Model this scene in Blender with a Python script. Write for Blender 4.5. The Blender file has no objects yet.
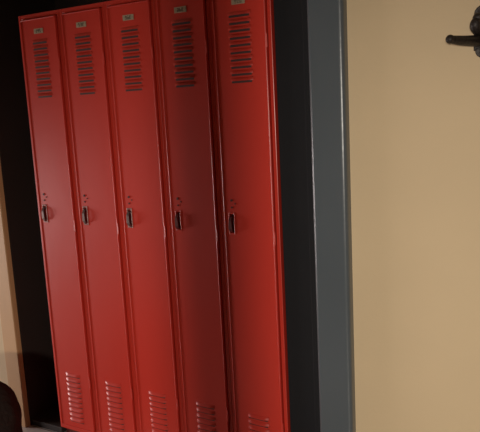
import bpy, bmesh, math, random
from mathutils import Vector, Matrix
random.seed(4)
S=bpy.context.scene
S.view_settings.view_transform='Standard'
COL=bpy.context.collection
# ---------------- materials ----------------
def mat(name,col,rough=.5,metal=0,coat=0,noise=0.0,nscale=4,bump=0,bscale=60,spec=.5,col2=None):
    m=bpy.data.materials.new(name); m.use_nodes=True
    n=m.node_tree.nodes; l=m.node_tree.links; b=n["Principled BSDF"]
    b.inputs["Roughness"].default_value=rough; b.inputs["Metallic"].default_value=metal
    b.inputs["Coat Weight"].default_value=coat; b.inputs["Coat Roughness"].default_value=.25
    b.inputs["Specular IOR Level"].default_value=spec
    tc=n.new("ShaderNodeTexCoord")
    nz=n.new("ShaderNodeTexNoise"); nz.inputs["Scale"].default_value=nscale; nz.inputs["Detail"].default_value=5
    l.new(tc.outputs["Object"],nz.inputs["Vector"])
    mx=n.new("ShaderNodeMix"); mx.data_type='RGBA'
    c2=col2 or tuple(c*(1-noise) for c in col)
    mx.inputs[6].default_value=(*col,1); mx.inputs[7].default_value=(*c2,1)
    l.new(nz.outputs["Fac"],mx.inputs[0]); l.new(mx.outputs[2],b.inputs["Base Color"])
    if bump:
        nb=n.new("ShaderNodeTexNoise"); nb.inputs["Scale"].default_value=bscale; nb.inputs["Detail"].default_value=3
        l.new(tc.outputs["Object"],nb.inputs["Vector"])
        bp=n.new("ShaderNodeBump"); bp.inputs["Strength"].default_value=bump; bp.inputs["Distance"].default_value=.01
        l.new(nb.outputs["Fac"],bp.inputs["Height"]); l.new(bp.outputs["Normal"],b.inputs["Normal"])
    return m
RED=mat("red_enamel",(.52,.031,.018),.38,coat=.2,noise=.15,nscale=2.5,bump=.12,bscale=5,spec=.45)
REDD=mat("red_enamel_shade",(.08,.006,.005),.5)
CHR=mat("worn_steel",(.22,.16,.15),.45,metal=.7,noise=.3)
BEZ=mat("dull_nickel",(.36,.20,.18),.45,metal=.5,noise=.3)
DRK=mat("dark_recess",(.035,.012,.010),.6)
BRS=mat("brass_plate",(.50,.42,.30),.4,metal=.4,noise=.3,nscale=60)
GREY=mat("grey_trim_paint",(.078,.094,.107),.30,noise=.12,bump=.08,bscale=25,coat=.3)
GDARK=mat("dark_grey_paint",(.012,.012,.014),.75,noise=.2,bump=.1,bscale=30,spec=.15)
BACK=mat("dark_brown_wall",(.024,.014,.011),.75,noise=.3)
CREAM=mat("cream_plaster",(.60,.465,.29),.75,noise=.12,nscale=3,bump=.06,bscale=90)
TAN=mat("tan_door_casing",(.55,.33,.16),.6,noise=.15,nscale=8)
CEIL=mat("ceiling_paint",(.55,.48,.38),.85,noise=.1)
IRON=mat("black_iron",(.02,.014,.012),.5,metal=.3,bump=.3,bscale=80)
CLOTH=mat("brown_cloth",(.028,.017,.014),.9,noise=.5,nscale=12,bump=.6,bscale=60,spec=.2)
WEB=mat("bag_webbing",(.02,.012,.010),.8,bump=.6,bscale=250)
def tilemat():
    m=mat("pale_tile_floor",(.5,.46,.42),.4,noise=.3,nscale=6)
    n=m.node_tree.nodes; l=m.node_tree.links
    br=n.new("ShaderNodeTexBrick"); br.inputs["Scale"].default_value=1.0; br.offset=0
    br.inputs["Brick Width"].default_value=.3; br.inputs["Row Height"].default_value=.3; br.inputs["Mortar Size"].default_value=.003
    br.inputs["Color1"].default_value=(.58,.53,.49,1); br.inputs["Color2"].default_value=(.50,.46,.43,1); br.inputs["Mortar"].default_value=(.12,.11,.10,1)
    tc=n.new("ShaderNodeTexCoord"); l.new(tc.outputs["Object"],br.inputs["Vector"]); l.new(br.outputs["Color"],n["Principled BSDF"].inputs["Base Color"])
    return m
TILE=tilemat()
# ---------------- helpers ----------------
def fin(bm,name,ms,parent=None,bevel=0,seg=2,smooth=False):
    me=bpy.data.meshes.new(name); bm.normal_update(); bm.to_mesh(me); bm.free()
    for m in (ms if isinstance(ms,(list,tuple)) else [ms]): me.materials.append(m)
    o=bpy.data.objects.new(name,me); COL.objects.link(o)
    if parent: o.parent=parent
    if bevel:
        b=o.modifiers.new("bevel","BEVEL"); b.width=bevel; b.segments=seg; b.limit_method='ANGLE'
    if smooth:
        for p in me.polygons: p.use_smooth=True
    return o
def box(bm,a,b,mi=0):
    vs=[bm.verts.new((x,y,z)) for x in (a[0],b[0]) for y in (a[1],b[1]) for z in (a[2],b[2])]
    for f in ((0,1,3,2),(4,6,7,5),(0,4,5,1),(2,3,7,6),(0,2,6,4),(1,5,7,3)):
        bm.faces.new([vs[i] for i in f]).material_index=mi
def cyl(bm,c,r,d,axis='Y',seg=16,r2=None,mi=0):
    M=Matrix.Translation(c)
    if axis=='Y': M=M@Matrix.Rotation(math.pi/2,4,'X')
    if axis=='X': M=M@Matrix.Rotation(math.pi/2,4,'Y')
    r_=bmesh.ops.create_cone(bm,cap_ends=True,segments=seg,radius1=r,radius2=r if r2 is None else r2,depth=d,matrix=M)
    for v in r_['verts']:
        for f in v.link_faces: f.material_index=mi
def empty(name,loc):
    e=bpy.data.objects.new(name,None); e.location=loc; e.empty_display_size=.1; COL.objects.link(e); return e
def simple(name,a,b,m,bevel=0,seg=2):
    bm=bmesh.new(); box(bm,a,b); return fin(bm,name,m,bevel=bevel,seg=seg)
# ---------------- lockers ----------------
W=.24; D=.38; H=1.912; Z0=0.0
def louver(bm,x0,x1,z,h,y):
    n=10; k=5
    rows=[]
    for j in range(k+1):
        t=j/k; row=[]
        for i in range(n+1):
            s=i/n; e=min(1,math.sin(math.pi*s)*2.2)
            x=x0+(x1-x0)*s
            row.append(bm.verts.new((x, y-.0075*e*math.sin(t*math.pi/2), z+h*(1-t))))
        rows.append(row)
    for j in range(k):
        for i in range(n):
            bm.faces.new((rows[j][i],rows[j+1][i],rows[j+1][i+1],rows[j][i+1])).smooth=True
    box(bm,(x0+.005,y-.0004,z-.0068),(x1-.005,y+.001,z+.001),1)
def make_locker(k):
    e=empty("metal_locker",(k*W,0,0))
    bm=bmesh.new(); t=.006
    box(bm,(0.0004,.004,Z0+.04),(t,D,H)); box(bm,(W-t,.004,Z0+.04),(W-.0004,D,H))
    box(bm,(t,.004,H-t),(W-t,D,H)); box(bm,(t,.004,Z0+.04),(W-t,D,Z0+.04+t)); box(bm,(t,D-t,Z0+.04+t),(W-t,D,H-t))
    fin(bm,"carcass",RED,e)
    bm=bmesh.new(); f=.0145
    box(bm,(0.0003,-.002,Z0+.04),(f,.02,H)); box(bm,(W-f,-.002,Z0+.04),(W-.0003,.02,H))
    box(bm,(f,-.002,H-.018),(W-f,.02,H)); box(bm,(f,-.002,Z0+.04),(W-f,.02,Z0+.058))
    fin(bm,"face_frame",RED,e,.0018)
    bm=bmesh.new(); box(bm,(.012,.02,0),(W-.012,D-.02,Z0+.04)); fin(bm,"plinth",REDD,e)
    dx0,dx1,dz0,dz1=f+.003,W-f-.003,Z0+.061,H-.021; y=-.008
    bm=bmesh.new()
    hx0,hx1,hz0,hz1=dx0+.022,dx0+.044,1.030,1.104
    box(bm,(dx0,y,dz0),(hx0,.012,dz1)); box(bm,(hx1,y,dz0),(dx1,.012,dz1))
    box(bm,(hx0,y,dz0),(hx1,.012,hz0)); box(bm,(hx0,y,hz1),(hx1,.012,dz1))
    fin(bm,"door_panel",RED,e)
    bm=bmesh.new()
    for x in (dx0+.001,dx1-.005): box(bm,(x,y-.0035,dz0+.001),(x+.004,y+.001,dz1-.001))
    for z in (dz0+.001,dz1-.005): box(bm,(dx0+.005,y-.0035,z),(dx1-.005,y+.001,z+.004))
    fin(bm,"door_edge_beads",RED,e,.0015)
    bm=bmesh.new()
    cx=W/2; n=10
    for i in range(n):
        z=1.812-.0245*i-.014; louver(bm,cx-.045,cx+.045,z-.004,.0125,y)
    for i in range(n):
        z=.335-.0245*i-.014; louver(bm,cx-.045,cx+.045,z-.004,.0125,y)
    fin(bm,"louvers",[RED,DRK],e)
    bm=bmesh.new(); box(bm,(cx-.026,y-.002,1.829),(cx+.026,y,1.849),0)
    for s in (-1,1): cyl(bm,(cx+s*.021,y-.0028,1.839),.0022,.002,mi=0)
    for dgt in (-1,0,1):
        ox=cx+dgt*.010-.003
        segs=random.sample([0,1,2,3,4,5,6],5)
        P=[(0,.011,.006,.0125),(0,.0055,.006,.007),(0,0,.006,.0015),(0,0,.0013,.0065),(0,.006,.0013,.0125),(.0047,0,.006,.0065),(.0047,.006,.006,.0125)]
        for s_ in segs:
            a=P[s_]; box(bm,(ox+a[0],y-.0028,1.8328+a[1]),(ox+a[2],y-.0018,1.8328+a[3]),1)
    fin(bm,"number_plate",[BRS,DRK],e)
    bm=bmesh.new()
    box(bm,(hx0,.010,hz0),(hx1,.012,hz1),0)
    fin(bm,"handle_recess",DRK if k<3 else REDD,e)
    bm=bmesh.new()
    for (a,b) in (((hx0-.002,y-.003,hz0-.003),(hx0+.002,y+.004,hz1+.003)),((hx1-.002,y-.003,hz0-.003),(hx1+.002,y+.004,hz1+.003)),
                  ((hx0+.002,y-.003,hz0-.003),(hx1-.002,y+.004,hz0+.002)),((hx0+.002,y-.003,hz1-.002),(hx1-.002,y+.004,hz1+.003))): box(bm,a,b)
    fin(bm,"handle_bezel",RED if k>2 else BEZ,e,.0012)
    bm=bmesh.new()
    pts=[(.006,hz1-.008),(-.010,hz1-.012),(-.017,hz1-.024),(-.017,hz0+.018),(-.011,hz0+.008),(-.004,hz0+.008)]
    hw=.0055; mx=(hx0+hx1)/2; rows=[]
    for i,(yy,zz) in enumerate(pts):
        ww=hw*(1 if i<3 else 1.25)
        rows.append([bm.verts.new((mx+s*ww,y+yy+o,zz)) for s,o in ((-1,0),(1,0),(1,.004),(-1,.004))])
    for a,b in zip(rows,rows[1:]):
        for i in range(4): bm.faces.new((a[i],a[(i+1)%4],b[(i+1)%4],b[i]))
    bm.faces.new(rows[0]); bm.faces.new(rows[-1][::-1]); bmesh.ops.recalc_face_normals(bm,faces=bm.faces)
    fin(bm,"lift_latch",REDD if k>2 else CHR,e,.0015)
    bm=bmesh.new()
    cyl(bm,(mx+.002,y-.001,1.152),.0045,.004); cyl(bm,(mx+.002,y-.001,1.126),.0032,.004); cyl(bm,(mx+.016,y-.001,1.140),.0028,.003)
    fin(bm,"lock_rivets",DRK,e)
    bm=bmesh.new()
    for z in (.30,1.02,1.70):
        cyl(bm,(dx1+.0015,y-.002,z),.003,.045,'Z',10)
    fin(bm,"hinge_knuckles",RED,e)
for k in range(5): make_locker(k)
# ---------------- room ----------------
YB=-4.6; XL=-3.2; XR=4.0; CZ=2.75; AX0=-.207; 
simple("floor",(XL,YB,-.05),(XR,.6,0),TILE)
simple("ceiling",(XL,YB,CZ),(XR,.6,CZ+.05),CEIL)
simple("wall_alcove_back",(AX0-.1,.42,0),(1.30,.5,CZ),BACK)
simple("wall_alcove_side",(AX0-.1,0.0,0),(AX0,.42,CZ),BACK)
simple("alcove_floor_shade",(AX0,.005,0),(-.004,.42,.03),BACK,.003)  # dark slab laid over the pale floor, stands for the alcove's shade
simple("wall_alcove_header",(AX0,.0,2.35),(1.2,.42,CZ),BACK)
simple("wall_alcove_filler",(1.203,.012,0),(1.322,.42,CZ),GDARK,.002)
simple("wall_front_west",(XL,-.02,0),(AX0-.1,.1,CZ),CREAM)
simple("trim_2",(AX0-.10,-.03,0),(AX0-.004,-.0,CZ),TAN,.004)
simple("wall_front_east",(1.45,-.02,0),(XR,.1,CZ),CREAM)
bm=bmesh.new()
box(bm,(1.322,-.030,0),(1.350,.1,CZ)); o=fin(bm,"trim_1",GDARK,None,.004)
bm=bmesh.new()
box(bm,(1.350,-.058,0),(1.472,.1,CZ)); o=fin(bm,"trim_3",GREY,None,.015,6)
simple("wall_left",(XL-.1,YB,0),(XL,.1,CZ),CREAM)
simple("wall_right",(XR,YB,0),(XR+.1,.1,CZ),CREAM)
simple("wall_rear",(XL,YB-.1,0),(XR,YB,CZ),CREAM)
simple("baseboard_east",(1.473,-.035,0),(XR,-.02,.12),GREY,.004)
# unseen post added behind the camera to cast shade on the fourth locker
simple("shade_caster_post",(1.872,-2.41,0),(1.985,-2.31,CZ),GREY,.006)
# ---------------- iron wall hook ----------------
hk=empty("coat_hook",(1.872,-.02,1.65))
def tube(name,pts,rad,parent,m):
    c=bpy.data.curves.new(name,'CURVE'); c.dimensions='3D'; c.bevel_depth=1; c.bevel_resolution=4
    s=c.splines.new('BEZIER'); s.bezier_points.add(len(pts)-1)
    for i,p in enumerate(pts):
        b=s.bezier_points[i]; b.co=p; b.radius=rad[i]; b.handle_left_type=b.handle_right_type='AUTO'
    c.use_fill_caps=True; c.materials.append(m)
    o=bpy.data.objects.new(name,c); COL.objects.link(o)
    dg=bpy.context.evaluated_depsgraph_get(); me=bpy.data.meshes.new_from_object(o.evaluated_get(dg)); bpy.data.objects.remove(o)
    o=bpy.data.objects.new(name,me); COL.objects.link(o); o.parent=parent
    return o
def ball(name,c,r,parent,m):
    bm=bmesh.new(); bmesh.ops.create_uvsphere(bm,u_segments=20,v_segments=12,radius=r,matrix=Matrix.Translation(c)); return fin(bm,name,m,parent,smooth=True)
bm=bmesh.new()
box(bm,(-.024,-.008,-.045),(.024,0,.055)); cyl(bm,(0,-.004,.055),.024,.008); cyl(bm,(0,-.004,-.045),.020,.008)
cyl(bm,(0,-.010,.05),.005,.006); cyl(bm,(0,-.010,-.04),.005,.006)
fin(bm,"back_plate",IRON,hk,.002)
tube("lower_arm",[(0,-.004,-.018),(-.02,-.05,-.020),(-.042,-.10,-.020),(-.058,-.125,-.018)],[.017,.015,.013,.011],hk,IRON)
ball("arm_knob",(-.062,-.132,-.017),.012,hk,IRON)
tube("upper_prong",[(0,-.004,.010),(-.008,-.035,.010),(-.012,-.05,.022),(-.008,-.045,.036)],[.017,.016,.015,.012],hk,IRON)
ball("prong_knob",(-.007,-.043,.040),.014,hk,IRON)
tube("right_arm",[(0,-.004,-.018),(.02,-.05,-.020),(.042,-.10,-.020),(.058,-.125,-.018)],[.017,.015,.013,.011],hk,IRON)
ball("right_knob",(.062,-.132,-.017),.012,hk,IRON)
# ---------------- cloth duffel bag ----------------
bg=empty("cloth_bag",(.095,-.515,0))
bm=bmesh.new(); N=48; Mz=26; rows=[]
for j in range(Mz+1):
    t=j/Mz; z=.50*t
    r=.20*(1-.10*t)*(1 if t<.66 else math.sqrt(max(0,1-((t-.66)/.34)**2))*.92+.08)
    if t<.08: r*=.85+.15*t/.08
    row=[]
    for i in range(N):
        a=2*math.pi*i/N
        rr=r*(1+.05*math.sin(3*a+5*t)+.03*math.sin(7*a-9*t)+.018*math.sin(13*a+21*t))
        row.append(bm.verts.new((rr*math.cos(a)*1.05,rr*math.sin(a)*.85,z+.012*math.sin(2*a)*t)))
    rows.append(row)
for a,b in zip(rows,rows[1:]):
    for i in range(N): bm.faces.new((a[i],a[(i+1)%N],b[(i+1)%N],b[i]))
bm.faces.new(rows[0][::-1]); bm.faces.new(rows[-1])
fin(bm,"bag_body",CLOTH,bg,smooth=True)
tube("carry_loop",[(-.10,-.03,.46),(-.13,-.05,.50),(-.16,-.04,.46),(-.15,-.03,.38)],[.011]*4,bg,WEB)
tube("side_strap",[(.10,-.13,.36),(.13,-.16,.22),(.10,-.17,.08)],[.010]*3,bg,WEB)
# ---------------- lights ----------------
def area(name,loc,target,size,sy,power,col,spread=180):
    d=bpy.data.lights.new(name,'AREA'); d.shape='RECTANGLE'; d.size=size; d.size_y=sy; d.energy=power; d.color=col; d.spread=math.radians(spread)
    o=bpy.data.objects.new(name,d); COL.objects.link(o); o.location=loc
    o.rotation_euler=(Vector(target)-Vector(loc)).to_track_quat('-Z','Y').to_euler(); return o
area("left_fill_light",(-2.9,-1.0,.6),(.2,-.1,.1),.8,.9,30,(1,.88,.86),120)  # added low fill from the left, no window stands here
d=bpy.data.lights.new("added_key_spot",'SPOT'); d.energy=430; d.color=(1,.91,.79); d.spot_size=math.radians(60); d.spot_blend=1; d.shadow_soft_size=.085  # added main spot behind the camera, soft cone dims the upper lockers
o=bpy.data.objects.new("added_key_spot",d); COL.objects.link(o); o.location=(2.6,-3.9,1.4)
o.rotation_euler=(Vector((1.5,0,.45))-o.location).to_track_quat('-Z','Y').to_euler()
wd=bpy.data.worlds.new("World"); S.world=wd; wd.use_nodes=True
wd.node_tree.nodes["Background"].inputs[0].default_value=(.5,.45,.42,1); wd.node_tree.nodes["Background"].inputs[1].default_value=.1
# ---------------- camera ----------------
cd=bpy.data.cameras.new("camera"); cd.sensor_width=36; cd.lens=632.65/480*36; cd.clip_start=.02
co=bpy.data.objects.new("camera",cd); COL.objects.link(co); S.camera=co
F=Vector((-.4996,.8502,-.1660)).normalized(); R=Vector((.8654,.4986,-.0503)); R=(R-F*R.dot(F)).normalized(); U=R.cross(F)
M=Matrix((( R.x,U.x,-F.x,2.189),(R.y,U.y,-F.y,-1.956),(R.z,U.z,-F.z,1.476),(0,0,0,1)))
co.matrix_world=M
